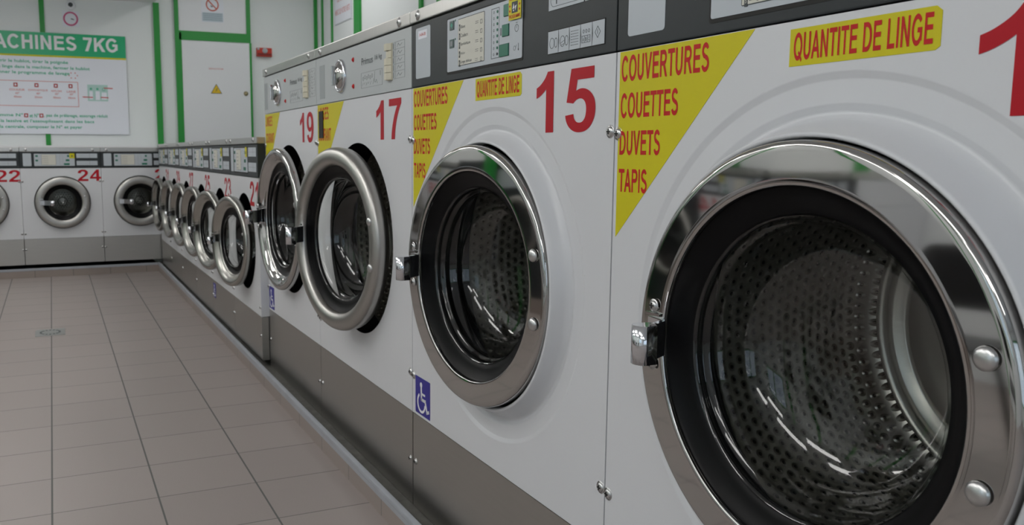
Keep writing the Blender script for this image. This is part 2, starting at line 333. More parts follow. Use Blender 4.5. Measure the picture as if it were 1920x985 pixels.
def caps_mesh(text, x0, x1, z0, z1, y, t=0.12):
    """plain grotesque capitals fitted into a rectangle, drawn from bars and elliptical bands"""
    polys = []; X = 0.0; lay = [0]
    def band(cx, cz, rx, rz, a0, a1, n=20, t=t):
        p = lambda k, e: (X+cx+(rx-e)*math.cos(math.radians(a0+(a1-a0)*k/n)), cz+(rz-e*0.92)*math.sin(math.radians(a0+(a1-a0)*k/n)))
        lay[0] += 1
        for k in range(n): polys.append((lay[0], [p(k, 0), p(k+1, 0), p(k+1, t), p(k, t)]))
    def P(*q): lay[0] += 1; polys.append((lay[0], [(X+a, b) for a, b in q]))
    def B(a, b, c, d): P((a, c), (b, c), (b, d), (a, d))
    H = 0.716; h = t*0.88; l = 0.075
    adv = dict(C=.722, O=.778, U=.722, V=.667, E=.667, R=.722, T=.611, S=.667, D=.722, P=.667, A=.667, I=.278, Q=.778, N=.722, L=.600, G=.778, M=.833, H=.722, K=.70)
    adv.update({' ': .30, '7': .556})
    for ch in text:
        if ch == 'C': band(.375, H/2, .335, .37, 38, 322)
        elif ch == 'G': band(.385, H/2, .345, .37, 38, 335); B(.41, .70, .29, .29+h); B(.70-t, .70, .10, .29+h)
        elif ch in 'OQ':
            band(.389, H/2, .35, .37, 0, 360, 32)
            if ch == 'Q': P((.40, .19), (.47, .25), (.74, .02), (.67, -.06))
        elif ch == 'U': B(l, l+t, .26, H); B(.647-t, .647, .26, H); band(.361, .262, .286, .275, 180, 360)
        elif ch == 'V': P((.01, H), (.01+t*1.1, H), (.333+t*.45, 0), (.333-t*.45, 0)); P((.657, H), (.657-t*1.1, H), (.333-t*.45, 0), (.333+t*.45, 0))
        elif ch == 'A':
            P((.0, 0), (t*1.1, 0), (.333+t*.45, H), (.333-t*.45, H)); P((.667, 0), (.667-t*1.1, 0), (.333-t*.45, H), (.333+t*.45, H)); B(.16, .51, .17, .17+h)
        elif ch == 'E': B(l, l+t, 0, H); B(l, .62, 0, h); B(l, .60, H-h, H); B(l, .58, .32, .32+h)
        elif ch == 'L': B(l, l+t, 0, H); B(l, .56, 0, h)
        elif ch == 'T': B(.305-t/2, .305+t/2, 0, H); B(.02, .59, H-h, H)
        elif ch == 'I': B(.139-t/2, .139+t/2, 0, H)
        elif ch == 'N': B(l, l+t, 0, H); B(.647-t, .647, 0, H); P((l, H), (l+t, H), (.647, 0), (.647-t, 0))
        elif ch == 'M': B(l, l+t, 0, H); B(.758-t, .758, 0, H); P((l, H), (l+t, H), (.416+t*.4, 0), (.416-t*.4, 0)); P((.758, H), (.758-t, H), (.416-t*.4, 0), (.416+t*.4, 0))
        elif ch == 'H': B(l, l+t, 0, H); B(.647-t, .647, 0, H); B(l, .6, .32, .32+h)
        elif ch == 'K': B(l, l+t, 0, H); P((l+t, .22), (l+t, .22+t*1.4), (.53, H), (.53+t*1.35, H)); P((.28, .36), (.28+t*.9, .46), (.70, 0), (.70-t*1.3, 0))
        elif ch == 'D': B(l, l+t, 0, H); B(l, .35, 0, h); B(l, .35, H-h, H); band(.34, H/2, .34, H/2, -90, 90)
        elif ch in 'PR':
            B(l, l+t, 0, H); B(l, .41, H-h, H); B(l, .41, .30, .30+h); band(.40, (H+.30)/2, .235, (H-.30)/2, -90, 90)
            if ch == 'R': P((.33, .32), (.33+t*1.1, .36), (.71, 0), (.71-t*1.25, 0))
        elif ch == 'S': band(.325, .525, .26, .202, 18, 272); band(.335, .205, .285, .216, 92, -165)
        elif ch == '7': B(.03, .52, H-h, H); P((.52, H-h), (.52, H), (.36, H-h)); P((.52-t*1.15, H-h), (.52, H-h), (.30, 0), (.30-t*1.15, 0))
        X += adv[ch]
    xs = [p[0] for _, q in polys for p in q]; a, b = min(xs), max(xs)
    mb = MB()
    for ly, q in polys:
        w_ = [(x0+(px-a)/(b-a)*(x1-x0), z0+pz/H*(z1-z0)) for px, pz in q]
        ar = sum(w_[i][0]*w_[(i+1) % len(w_)][1]-w_[(i+1) % len(w_)][0]*w_[i][1] for i in range(len(w_)))
        if ar < 0: w_ = w_[::-1]
        mb._f([mb.bm.verts.new((px, y-(ly % 5)*6e-5, pz)) for px, pz in w_])
    return mb
def caps(name, rows, m, parent, y, t=0.12):
    for tx, x0, x1, z0, z1 in rows: caps_mesh(tx, x0, x1, z0, z1, y, t).build(name, m, parent, recalc=False)
def chaikin(P):
    out = []; n = len(P)
    for i in range(n):
        a, b, c = Vector(P[i-1]), Vector(P[i]), Vector(P[(i+1) % n])
        if (b-a).angle(c-b) > 0.62: out.append(b)
        else: out += [b.lerp(a, 0.25), b.lerp(c, 0.25)]
    return out
def number_bm(s):
    cd = bpy.data.curves.new('lettering_source', 'CURVE'); cd.dimensions = '2D'; cd.fill_mode = 'BOTH'; x = 0
    for ch in s:
        cs, adv = GL[ch]
        for c in cs:
            P = chaikin(chaikin(c)); sp = cd.splines.new('POLY'); sp.points.add(len(P)-1)
            for q, p in zip(sp.points, P): q.co = ((p[0]+x)/720, p[1]/720, 0, 1)
            sp.use_cyclic_u = True
        x += adv
    return curve_to_bm(cd)
def fit_bm(bm, x0, x1, z0, z1, y, mb):
    xs = [v.co.x for v in bm.verts]; ys = [v.co.y for v in bm.verts]; a, b, c, d = min(xs), max(xs), min(ys), max(ys)
    for v in bm.verts: v.co = Vector((x0+(v.co.x-a)/(b-a)*(x1-x0), y, z0+(v.co.y-c)/(d-c)*(z1-z0)))
    if bm.faces and sum(f.normal.y*f.calc_area() for f in bm.faces) > 0: pass
    mb._merge(bm)
def letters(name, rows, m, parent, y, bold=0.02):
    """rows of (text, x0, x1, z0, z1) lying at depth y; one mesh"""
    for t, x0, x1, z0, z1 in rows:
        mb = MB(); fit_bm(text_bm(t, bold), x0, x1, z0, z1, y, mb); o = mb.build(name, m, parent, recalc=False)
    return o
def number(s, x0, x1, z0, z1, parent, y=-0.0007, m=None):
    mb = MB(); fit_bm(number_bm(s), x0, x1, z0, z1, y, mb); return mb.build('number', m or red, parent, recalc=False)

# ------------------------------------------------------------------ the room
XR, YW, XL, YB = 1.632, 8.57, -3.35, -3.2
HI = 2.95
struct(MB().box(XL-0.1, XR+0.1, YB-0.1, YW+0.1, -0.1, 0).build('floor', tiles))
struct(MB().box(XL-0.1, 0.06, YB-0.1, YW+0.1, CEIL_Z, HI+0.1).box(0.06, XR+0.1, YB-0.1, YW+0.1, HI, HI+0.1).build('ceiling', ceil_m))
struct(MB().box(XL-0.1, XR+0.1, YW, YW+0.12, 0, HI).build('wall_back', wall_m))
struct(MB().box(XR, XR+0.12, YB, YW, 0, HI).build('wall_right', wall_m))
lw = MB()
for a, b, c, d in ((YB, -0.9, 0, HI), (0.6, YW, 0, HI), (-0.9, 0.6, 0, 0.95), (-0.9, 0.6, 2.1, HI)): lw.box(XL-0.12, XL, a, b, c, d)
struct(lw.build('wall_left', wall_m))
fr = MB()
for a, b, c, d in ((XL, -2.9, 0, HI), (0.6, XR, 0, HI), (-2.9, 0.6, 0, 0.5), (-2.9, 0.6, 2.2, HI)): fr.box(a, b, YB-0.12, YB, c, d)
struct(fr.build('wall_front', wall_m))
g = MB()
for x in (-2.9, -1.77, -0.6, 0.54): g.box(x, x+0.06, YB-0.08, YB-0.03, 0.5, 2.2)
g.box(-2.9, 0.6, YB-0.08, YB-0.03, 0.5, 0.56).box(-2.9, 0.6, YB-0.08, YB-0.03, 2.14, 2.2)
win = struct(g.build('window_1', green)); struct(MB().box(-2.86, 0.56, YB-0.06, YB-0.055, 0.54, 2.16).build('glazing', glass, win))
g = MB()
for y in (-0.9, -0.18, 0.54): g.box(XL-0.08, XL-0.03, y, y+0.06, 0.95, 2.1)
g.box(XL-0.08, XL-0.03, -0.9, 0.6, 0.95, 1.01).box(XL-0.08, XL-0.03, -0.9, 0.6, 2.04, 2.1)
win2 = struct(g.build('window_2', green)); struct(MB().box(XL-0.06, XL-0.055, -0.86, 0.56, 1, 2.06).build('glazing', glass, win2))

# plinth the machines stand on: tiled riser, raised nosing, dirty ledge behind it
def plinth_right():
    o = struct(MB().box(-0.066, XR, 0.2, 7.9, 0, 0.052).build('trim_1', [skirt_material(1)]))
    struct(MB().box(-0.064, XR, 0.2, 7.9, 0.0521, 0.0535).build('ledge', dirt, o))
    struct(MB().box(-0.068, -0.061, 0.2, 7.9, 0.0522, 0.071).box(-0.070, -0.052, 0.2, 7.9, 0.067, 0.0815, 0.004).build('nosing', nos, o))
    return o
plinth_right()
o = struct(MB().box(XL, -0.0665, 7.86, YW, 0, 0.058).build('trim_2', [skirt_material(0)]))
struct(MB().box(XL, -0.071, 7.858, 7.872, 0.0585, 0.079, 0.003).build('nosing', nos, o)); struct(MB().box(XL, -0.071, 7.873, 8.5, 0.0585, 0.06).build('ledge', black, o))

def trim(n, *boxes):
    m = MB()
    for b in boxes: m.box(*b)
    return struct(m.build('trim_%d' % n, green))
yw = YW
trim(3, (-0.932, -0.890, yw-0.012, yw-0.001, 0.06, 2.12), (-0.932, -0.890, yw-0.012, yw-0.001, 2.12, CEIL_Z-0.001))
trim(4, (0.045, 0.098, yw-0.03, yw-0.001, 0.06, CEIL_Z-0.001))
trim(5, (1.600, 1.631, yw-0.03, yw-0.001, 0.06, HI-0.001))
trim(6, (XR-0.012, XR-0.001, 8.33, 8.375, 0.06, HI-0.001))
trim(7, (XR-0.012, XR-0.001, 8.015, 8.06, 0.06, HI-0.001))
trim(8, (XR-0.02, XR-0.001, 7.20, 7.36, 0.06, HI-0.001))
trim(9, (XR-0.02, XR-0.001, 5.845, 5.895, 0.06, HI-0.001))
trim(10, (XR-0.02, XR-0.001, 5.45, 5.58, 0.06, HI-0.001))
for i, y in enumerate((0.9, 2.1, 3.3, 4.5, 5.7, 6.9)): trim(11+i, (XL+0.001, XL+0.03, y-0.05, y+0.05, 0.01, CEIL_Z-0.001))
# door in the back wall
D = struct(MB().box(0.235, 0.292, yw-0.035, yw-0.001, 0.01, 2.18).box(0.235, 0.272, yw-0.035, yw-0.001, 2.18, HI-0.001)
           .box(0.272, 0.952, yw-0.035, yw-0.001, 2.112, 2.198).box(0.912, 0.952, yw-0.035, yw-0.001, 2.198, HI-0.001)
           .box(0.938, 0.958, yw-0.035, yw-0.001, 0.01, 2.112).build('door_1', green))
struct(MB().box(0.2922, 0.9378, yw-0.028, yw-0.001, 0.06, 2.1118).build('door_leaf', door_m, D))
struct(MB().box(0.2722, 0.9118, yw-0.024, yw-0.001, 2.1982, HI-0.001).build('transom_panel', door_m, D))
kb = MB().lathe([(0.022, 0), (0.022, -0.004), (0.012, -0.008), (0.012, -0.022), (0.009, -0.028), (0, -0.028)], 20, 0.893, 1.625).build('door_lock', mat('brass', (0.5, 0.42, 0.25), 0.3, 1.0), D, (0, yw-0.028, 0)); struct(kb)

# ------------------------------------------------------------------ washing machines
def round_rect(x0, x1, z0, z1, r, n=4):
    out = []
    for cx, cz, a in ((x1-r, z1-r, 0), (x0+r, z1-r, PI/2), (x0+r, z0+r, PI), (x1-r, z0+r, 1.5*PI)):
        out += [(cx+r*math.cos(a+PI/2*i/n), cz+r*math.sin(a+PI/2*i/n)) for i in range(n+1)]
    return out
BIG = dict(z1=0.0545, z2=0.327, z3=1.2215, zp=1.384, zt=1.42, zc=0.775, R=0.292, Ri=0.235, hole=0.306, depth=1.0, ridge=True)
SML = dict(z1=0.083, z2=0.289, z3=0.934, zp=1.087, zt=1.121, zc=0.617, R=0.222, Ri=0.165, hole=0.236, depth=0.68, ridge=False)
FAR = dict(z1=0.110, z2=0.326, z3=0.9186, zp=1.052, zt=1.091, zc=0.630, R=0.214, Ri=0.150, hole=0.222, depth=0.66, ridge=False)

def screw(x, z, parent, y=0.0, r=0.009, name='screw'):
    m = MB(); m.dome(x, z, r, y, 0.005, 18, flange=0.0025); m.mi = 1
    m.box(x-0.0045, x+0.0045, y-0.0056, y-0.0042, z-0.001, z+0.001).box(x-0.001, x+0.001, y-0.0056, y-0.0042, z-0.0045, z+0.0045)
    return m.build(name, [rivet_m, black], parent)

def cabinet(D, W, rt_, boss):
    hw = W/2-0.0012; m = MB(); zc, h = D['zc'], D['hole']
    m.plate_hole(-hw, hw, D['z2']+0.0015, D['z3']-0.001, 0.0, 0, zc, 0.378 if boss else h)
    if boss:                                     # two pressed circular ribs round the opening
        st = lambda r, y, dy: [(r+0.006, y), (r+0.0048, y), (r+0.0035, y+dy*0.1), (r-0.0035, y+dy*0.9), (r-0.0048, y+dy), (r-0.006, y+dy)]
        m.lathe([(0.378, 0.0)]+st(0.371, 0.0, 0.0045)+st(0.332, 0.0045, 0.0045)+[(0.3256, 0.009)], 128, 0, zc)
        ri, bh = boss
        m.lathe([(0.3256, 0.009), (0.322, 0.0085), (0.314, -bh*0.14), (ri+0.012, -bh*0.55), (ri+0.008, -bh*0.9), (ri+0.005, -bh), (ri+0.001, -bh*0.93), (ri, 0.0)], 128, 0, zc)
    # sides, back, floor of the casing
    z0, z3, d = D['z2']+0.0015, D['z3']-0.001, D['depth']
    def quad(*v): m._f([m.bm.verts.new(q) for q in v])
    zl = D['z1']+0.01
    quad((-hw, 0, z0), (-hw, d, z0), (-hw, d, z3), (-hw, 0, z3)); quad((hw, 0, z0), (hw, 0, z3), (hw, d, z3), (hw, d, z0))
    quad((-hw, d, z0), (hw, d, z0), (hw, d, z3), (-hw, d, z3)); quad((-hw, 0, z3), (-hw, d, z3), (hw, d, z3), (hw, 0, z3)); quad((-hw, 0, z0), (hw, 0, z0), (hw, d, z0), (-hw, d, z0))
    m.box(-hw, hw, 0.04, d, D['z1'], z0-0.002)
    m.box(-hw, hw, 0.05, d, z3+0.002, D['zp'])
    return m.build('cabinet', [white], rt_)

def common(D, W, rt_, boss=False, fine=True):
    hw = W/2-0.0012; zc = D['zc']
    cabinet(D, W, rt_, boss)
    # dark recess behind the door and its inner drum
    m = MB(); m.lathe([(D['hole'], 0.0005), (D['hole']-0.002, 0.098)], 96, 0, 0)
    m.build('door_recess', rubber, rt_, (0, 0, zc))
    m = MB()
    if D['ridge']:
        R_, y1 = 0.31, 0.455
    else: R_, y1 = D['hole']+0.006, 0.42
    m.lathe([(D['hole']-0.003, 0.098), (R_, 0.106), (R_, y1-0.05), (R_-0.01, y1-0.02), (R_-0.03, y1-0.005)], 96); m.mi = 1
    prof = [(R_-0.03, y1-0.005), (R_-0.040, y1+0.010), (R_-0.052, y1-0.006), (R_-0.066, y1-0.008), (R_-0.074, y1+0.008), (R_-0.086, y1+0.010), (R_-0.098, y1-0.010), (0.11, y1-0.018), (0.09, y1-0.02), (0, y1-0.022)]
    m.lathe(prof, 96); m.mi = 2
    for k in range(2):
        a = -PI/2+0.12+k*PI; ca, sa = math.cos(a), math.sin(a); P = []
        for t, hgt, s_ in ((-0.20, 0, 1), (-0.06, 0.052, 1), (0.0, 0.062, 1), (0.06, 0.052, 1), (0.20, 0, 1)):
            rr = R_-0.004-hgt; P.append((rr*math.cos(a+t), rr*math.sin(a+t)))
        A = [m.bm.verts.new((x, 0.12, z)) for x, z in P]; B = [m.bm.verts.new((x*0.985, y1-0.07, z*0.985)) for x, z in P]
        for i in range(4): m._f([A[i], A[i+1], B[i+1], B[i]], True)
        m._f(A); m._f(B[::-1])
    m.build('drum', [drum_fine if fine else drum_side, drum_back, steel], rt_, (0, 0, zc))
    m = MB(); m.box(-hw+0.0012, hw-0.0012, 0.001, 0.035, D['z1'], D['z2']-0.001, 0.0012); m.mi = 1; m.box(-hw+0.002, hw-0.002, 0.006, 0.03, D['z1']+0.001, D['z2']+0.0014)
    m.build('kick_plate', [steel, black], rt_)
    m = MB(); zp, zt = D['zp'], D['zt']
    m.box(-W/2+0.0004, W/2-0.0004, -0.006, D['depth'] if not D['ridge'] else 0.6, zp+0.004, zt, 0.003)
    m.mi = 1; m.box(-hw, hw, 0.004, 0.05, zp-0.001, zp+0.0045)
    cap = m.build('top_cap', [steelh, black], rt_)
    return cap

def door(D, ringm, theta, off, kind='big'):
    """round port door; origin on the hinge line at the right-hand side of the ring"""
    R_, Ri = D['R'], D['Ri']; Rh = R_+0.016; cx = -Rh
    wr = R_-Ri
    m = MB()
    if kind == 'flat':      # broad polished ring, very slightly coned, rolled edges
        prof = [(R_-0.012, 0.040), (R_-0.001, 0.034), (R_, 0.010), (R_-0.001, 0.004), (R_-0.004, 0.0005), (R_-0.008, -0.0008)]
        for i in range(1, 9):
            t = i/8; prof.append((R_-0.008-(wr-0.014)*t, -0.0008-0.0011*t))
        prof += [(Ri+0.003, -0.0014), (Ri+0.001, -0.0005), (Ri, 0.001), (Ri, 0.008)]
    elif kind == 'soft':    # thick rounded ring
        prof = [(R_-0.012, 0.040), (R_-0.002, 0.036), (R_, 0.018)]
        for i in range(0, 13):
            a = PI*0.93*i/12; prof.append((R_-wr/2+math.cos(a)*wr/2, 0.012-(0.024 if R_ > 0.25 else 0.016)*math.sin(a)**(0.8 if R_ > 0.25 else 0.5)))
        prof += [(Ri, 0.012)]
    else:                   # polished ring with a stepped inner bowl
        prof = [(R_-0.012, 0.040), (R_-0.001, 0.034), (R_, 0.008), (R_-0.004, 0.001), (R_-0.012, -0.002), (R_-0.022, -0.002), (R_-0.028, 0.002)]
        for i in range(1, 6):
            t = i/5; prof.append((R_-0.028-(wr-0.034)*t, 0.002+0.022*t**1.3))
        prof += [(Ri+0.002, 0.024), (Ri, 0.03)]
    m.lathe(prof, 144, cx, 0)
    ring = m.build('door', ringm)
    m = MB()
    gz = Ri-0.030
    p0 = prof[-1][1]
    gz = Ri-0.036
    m.lathe([(Ri-0.0003, p0), (Ri-0.003, p0+0.003), (Ri-0.012, p0+0.008), (Ri-0.024, p0+0.016), (gz+0.002, 0.026), (gz-0.001, 0.031), (gz-0.001, 0.040)], 96, cx, 0)
    m.lathe([(gz-0.001, 0.040), (gz+0.02, 0.044), (R_-0.012, 0.041)], 96, cx, 0)
    m.build('gasket', rubber, ring)
    m = MB(); g_ = gz-0.001
    m.lathe([(g_, 0.026), (g_-0.002, 0.0275), (g_-0.0045, 0.031), (g_-0.004, 0.035), (g_-0.0025, 0.038), (g_-0.004, 0.042), (g_-0.009, 0.045), (g_-0.012, 0.049), (g_-0.0115, 0.054), (g_-0.0095, 0.058), (g_-0.0110, 0.063), (g_-0.0145, 0.067), (g_-0.018, 0.085), (g_-0.028, 0.108), (g_-0.045, 0.126), (g_-0.08, 0.140), (g_*0.35, 0.147), (0, 0.148)], 96, cx, 0)
    m.build('door_glass', glass, ring)
    # latch: bracket on the ring, arm outwards, block grip
    s = 1.0
    if kind != 'flat' and kind != 'soft' and D['R'] < 0.25: s = 0.85
    x0 = cx-(Ri+0.004)
    m = MB()
    hz = 1.0 if D['R'] > 0.25 else 0.75
    def gp(pts): m.prism([(x0+a*s, b*s) for a, b in pts], -0.026*s*hz, 0.027*s*hz)
    ex = 0.032 if D['R'] > 0.25 else 0.075
    gp([(-0.022, 0.0), (-0.022, -0.008), (-0.004, -0.010), (0.012, -0.012), (ex-0.004, -0.050), (ex, -0.054), (ex+0.008, -0.048), (0.018, -0.008), (0.012, -0.002)])
    blk = [(ex-0.011, -0.036)]+[(ex-0.002+0.0165*math.cos(a), -0.060+0.013*math.sin(a)) for a in [PI*1.0+i*PI*1.15/10 for i in range(11)]]+[(ex+0.014, -0.044)]
    m.prism([(x0+a*s, b*s) for a, b in blk], -0.030*s*hz, 0.0275*s*hz, True)
    m.box(x0-0.030*s, x0+0.003, -0.0075, -0.003, 0.030*s, 0.034*s)
    m.build('handle', chrome_b, ring)
    if D['R'] > 0.25:
        screw(x0-0.014, 0.045, ring, -0.004, 0.0075, 'hinge_screw'); screw(x0-0.014, -0.045, ring, -0.004, 0.0075, 'hinge_screw')
    for sgn in (0.075, -0.062) if D['R'] > 0.25 else (0.05, -0.05):
        m = MB(); rr = 0.013 if D['R'] > 0.25 else 0.008; aa = math.asin(sgn/(R_-wr*0.52))
        m.dome(cx+(R_-wr*0.52)*math.cos(aa), sgn, rr, -0.0035 if kind == 'flat' else (-0.010 if kind == 'soft' else 0.004), 0.007, 24); m.build('rivet', rivet_m, ring)
    ring.location = (Rh, -off, D['zc']); ring.rotation_euler = (0, 0, theta)
    return ring

def dark_panel(D, W, rt_, big=True, sticker=True):
    hw = W/2-0.0012; z3, zp = D['z3'], D['zp']; m = MB()
    m.box(-hw, hw, -0.001, 0.045, z3+0.0015, zp, 0.002)
    cp = m.build('control_panel', dark, rt_)
    if big:
        k = 1; X = lambda v: v; Z = lambda v: v
    else:                                              # same fascia, squeezed to the narrower machine
        k = 0.7
        Z = lambda v: z3+(v-1.2215)/(1.384-1.2215)*(zp-z3)
        X = lambda v: v/0.4545*(W/2)*0.985
    F = -0.0016
    m = MB(); m.prismy(round_rect(X(-0.425), X(-0.331), Z(1.243), Z(1.372), 0.006)[::-1], F, 0.002); lp = m.build('label_plate', plate, cp)
    x0, x1 = (-0.227, 0.135) if big else (-0.300, 0.16)
    if not big: lp.location = (0, 0, 0)
    m = MB(); m.prismy(round_rect(X(x0)-0.004, X(x1)+0.003, Z(1.243)-0.005, Z(1.368)+0.003, 0.005)[::-1], F, 0.002); m.build('display_bezel', black, cp)
    m = MB(); m.prismy(round_rect(X(x0), X(x1), Z(1.244), Z(1.368), 0.004)[::-1], F-0.0008, F); dp = m.build('display_plate', plate, cp)
    lx0, lx1 = (-0.165, -0.033) if big else (-0.215, -0.055)
    m = MB(); m.prismy(round_rect(X(lx0)-0.0015, X(lx1)+0.0015, Z(1.2545)-0.0015, Z(1.360)+0.0015, 0.003)[::-1], F-0.0011, F-0.0008); m.build('list_outline', inkd, cp)
    m = MB(); m.prismy([(X(a), Z(b)) for a, b in ((lx0, 1.2545), (lx1, 1.2545), (lx1, 1.360), (lx0, 1.360))], F-0.0015, F-0.0011); m.build('programme_list', cream, cp)
    fy = F-0.0017
    if big:
        rows = [('Blanc', 0.024), ('Couleurs', 0.037), ('Synthétique', 0.050), ('Nylon', 0.022), ('Linge délicat', 0.058)]
        mb = MB(); 
        for i, (t, wd) in enumerate(rows):
            z = 1.341-i*0.0205; fit_bm(text_bm(t, 0.004), lx0+0.014, lx0+0.014+wd, z-0.0025, z+0.0045+(0.0015 if i in (1, 2, 4) else 0), fy, mb)
        mb.build('programme_names', inkd, cp, recalc=False)
        mb = MB()
        for i in range(5):
            z = 1.341-i*0.0205; mb.stroke([(lx0+0.008, z-0.0045), (lx0+0.008, z+0.0045)], 0.006, fy-0.0002, fy)
            mb.stroke([(lx0+0.090, z+0.003), (lx0+0.104, z+0.003)], 0.0008, fy-0.0002, fy).stroke([(lx0+0.090, z-0.001), (lx0+0.104, z-0.001)], 0.0008, fy-0.0002, fy)
            mb.frame(lx0+0.115, lx0+0.123, z-0.004, z+0.004, 0.0008, fy-0.0002, fy)
        mb.build('programme_marks', inkd, cp)
        fit = MB()
        for i in range(5): fit_bm(number_bm(str(i+1)), lx0+0.0065, lx0+0.0095, 1.341-i*0.0205-0.003, 1.341-i*0.0205+0.003, fy-0.0004, fit)
        fit.build('programme_numbers', cream, cp, recalc=False)
        m = MB(); m.frame(0.001, 0.036, 1.254, 1.359, 0.0012, F-0.001, F-0.0008); m.build('indicator_frame', inkd, cp)
        for i in range(8): MB().disc(0.0285, 1.351-i*0.0127, 0.0030, F-0.002, F-0.0008, 14).build('indicator_light', greenb if i < 7 else inkd, cp)
        mb = MB()
        for i in range(8): mb.ringf(0.012, 1.351-i*0.0127, 0.0022, 0.0030, F-0.0010, F-0.0008, 10)
        mb.stroke([(0.044, 1.300), (0.044, 1.313)], 0.003, F-0.0012, F-0.0008)
        mb.ringf(0.112, 1.306, 0.0068, 0.0080, F-0.001, F-0.0008, 18).stroke([(0.112, 1.306), (0.112, 1.311)], 0.001, F-0.001, F-0.0008).stroke([(0.109, 1.317), (0.115, 1.317)], 0.0012, F-0.001, F-0.0008)
        mb.ringf(0.104, 1.266, 0.004, 0.0048, F-0.001, F-0.0008, 14).stroke([(0.106, 1.262), (0.112, 1.272)], 0.0008, F-0.001, F-0.0008).stroke([(0.120, 1.262), (0.120, 1.274)], 0.0018, F-0.001, F-0.0008).disc(0.120, 1.262, 0.0022, F-0.001, F-0.0008, 10)
        mb.build('display_symbols', inkd, cp)
        for (a, b, c, d), mm in (((-0.211, -0.188, 1.341, 1.362), inkg), ((-0.211, -0.188, 1.299, 1.319), inkg)):
            m = MB(); m.box(a, b, F-0.0028, F-0.0008, c, d, 0.0006); m.mi = 1
            if c > 1.32: m.prismy([(a+0.012, c+0.004), (a+0.018, (c+d)/2), (a+0.012, d-0.004), (a+0.006, (c+d)/2)], F-0.0032, F-0.0028)
            else: m.box(a+0.006, a+0.017, F-0.0032, F-0.0028, c+0.004, d-0.004)
            m.build('push_button', [mat('button_grey_green', (0.05, 0.09, 0.085), 0.4), greenl if c > 1.32 else inkg], cp)
            MB().disc(b+0.006, d-0.001, 0.0025, F-0.0012, F-0.0008, 12).build('indicator_light', greenb, cp)
        for a, b, c, d in ((0.058, 0.081, 1.336, 1.360), (0.052, 0.080, 1.295, 1.319), (0.040, 0.080, 1.254, 1.279)):
            m = MB(); m.box(a-0.0008, b+0.0008, F-0.0012, F-0.0008, c-0.0008, d+0.0008); m.mi = 1; m.box(a, b, F-0.0030, F-0.001, c, d, 0.0006); m.build('push_button', [inkd, greenb], cp)
        # moulded strip of five pictograms and the drawer plates above
        m = MB(); m.box(0.2345, 0.4225, F, 0.001, 1.2385, 1.2835); m.build('strip_bezel', black, cp)
        m = MB(); m.box(0.236, 0.421, F-0.0008, F, 1.240, 1.2815); m.build('pictogram_strip', plate, cp)
        mb = MB(); ys = (F-0.0011, F-0.0008)
        xs = [0.236+0.037*i for i in range(6)]
        for i in range(1, 5): mb.prismy([(xs[i]+0.0002, 1.240), (xs[i]+0.0022, 1.261), (xs[i]+0.0002, 1.2815), (xs[i]-0.0004, 1.2815), (xs[i]-0.0004, 1.240)], *ys)
        for i in (0, 1):
            c = xs[i]+0.014; mb.ringf(c, 1.259, 0.0075, 0.0083, *ys, 20, 1.25).ringf(xs[i]+0.028, 1.259, 0.0048, 0.0055, *ys, 16, 1.7)
            if i: mb.stroke([(c-0.006, 1.256), (c+0.006, 1.260)], 0.0007, *ys).stroke([(c-0.005, 1.252), (c+0.006, 1.254)], 0.0007, *ys)
        for q in range(6): mb.stroke([(xs[2]+0.011, 1.248+q*0.005), (xs[2]+0.030, 1.248+q*0.005)], 0.0007, *ys).stroke([(xs[2]+0.006, 1.248+q*0.005), (xs[2]+0.009, 1.248+q*0.005)], 0.001, *ys)
        mb.frame(xs[3]+0.005, xs[3]+0.031, 1.248, 1.260, 0.0008, *ys).stroke([(xs[3]+0.0137, 1.248), (xs[3]+0.0137, 1.260)], 0.0007, *ys).stroke([(xs[3]+0.0223, 1.248), (xs[3]+0.0223, 1.260)], 0.0007, *ys)
        for q in range(3): mb.ringf(xs[3]+0.010+q*0.0085, 1.268, 0.002, 0.0027, *ys, 10, 1.3)
        mb.stroke([(xs[4]+0.017, 1.252), (xs[4]+0.025, 1.262), (xs[4]+0.017, 1.272), (xs[4]+0.009, 1.262)], 0.0009, *ys, True).stroke([(xs[4]+0.017, 1.259), (xs[4]+0.017, 1.266)], 0.001, *ys)
        for q, ch in enumerate('ABC'): fit_bm(text_bm(ch, 0.01), xs[3]+0.0075+q*0.0087, xs[3]+0.0117+q*0.0087, 1.2505, 1.2570, ys[0]-0.0001, mb)
        mb.build('pictograms', inkd, cp)
        m = MB(); m.box(0.236, 0.355, F-0.0008, F, 1.321, 1.362).box(0.359, 0.421, F-0.0008, F, 1.321, 1.362); m.build('drawer_label', plate, cp)
        mb = MB(); P = round_rect(0.243, 0.349, 1.327, 1.357, 0.012, 6); mb.stroke(P, 0.0008, F-0.0011, F-0.0008, True); fit_bm(text_bm('P', 0.02), 0.262, 0.275, 1.331, 1.350, F-0.0011, mb)
        mb.build('drawer_symbol', inkd, cp)
        # small yellow sticker over the display corner
        m = MB(); m.box(0.083, 0.1345, F-0.0042, F-0.0036, 1.3235, 1.372)
        ys_ = m.build('display_sticker', yellow, cp)
        mb = MB(); mb.mi = 0
        fit_bm(text_bm('PROGRAMME', 0.02), 0.086, 0.1315, 1.3265, 1.334, F-0.0045, mb); fit_bm(text_bm('SELECTION', 0.02), 0.087, 0.1305, 1.3635, 1.370, F-0.0045, mb)
        for a, b in ((0.0885, 1.352), (0.0885, 1.342), (0.1290, 1.352), (0.1290, 1.342)): mb.disc(a, b, 0.0024, F-0.0046, F-0.0042, 10)
        mb.mi = 1; mb.box(0.0965, 0.121, F-0.0045, F-0.0042, 1.337, 1.3595); mb.mi = 2
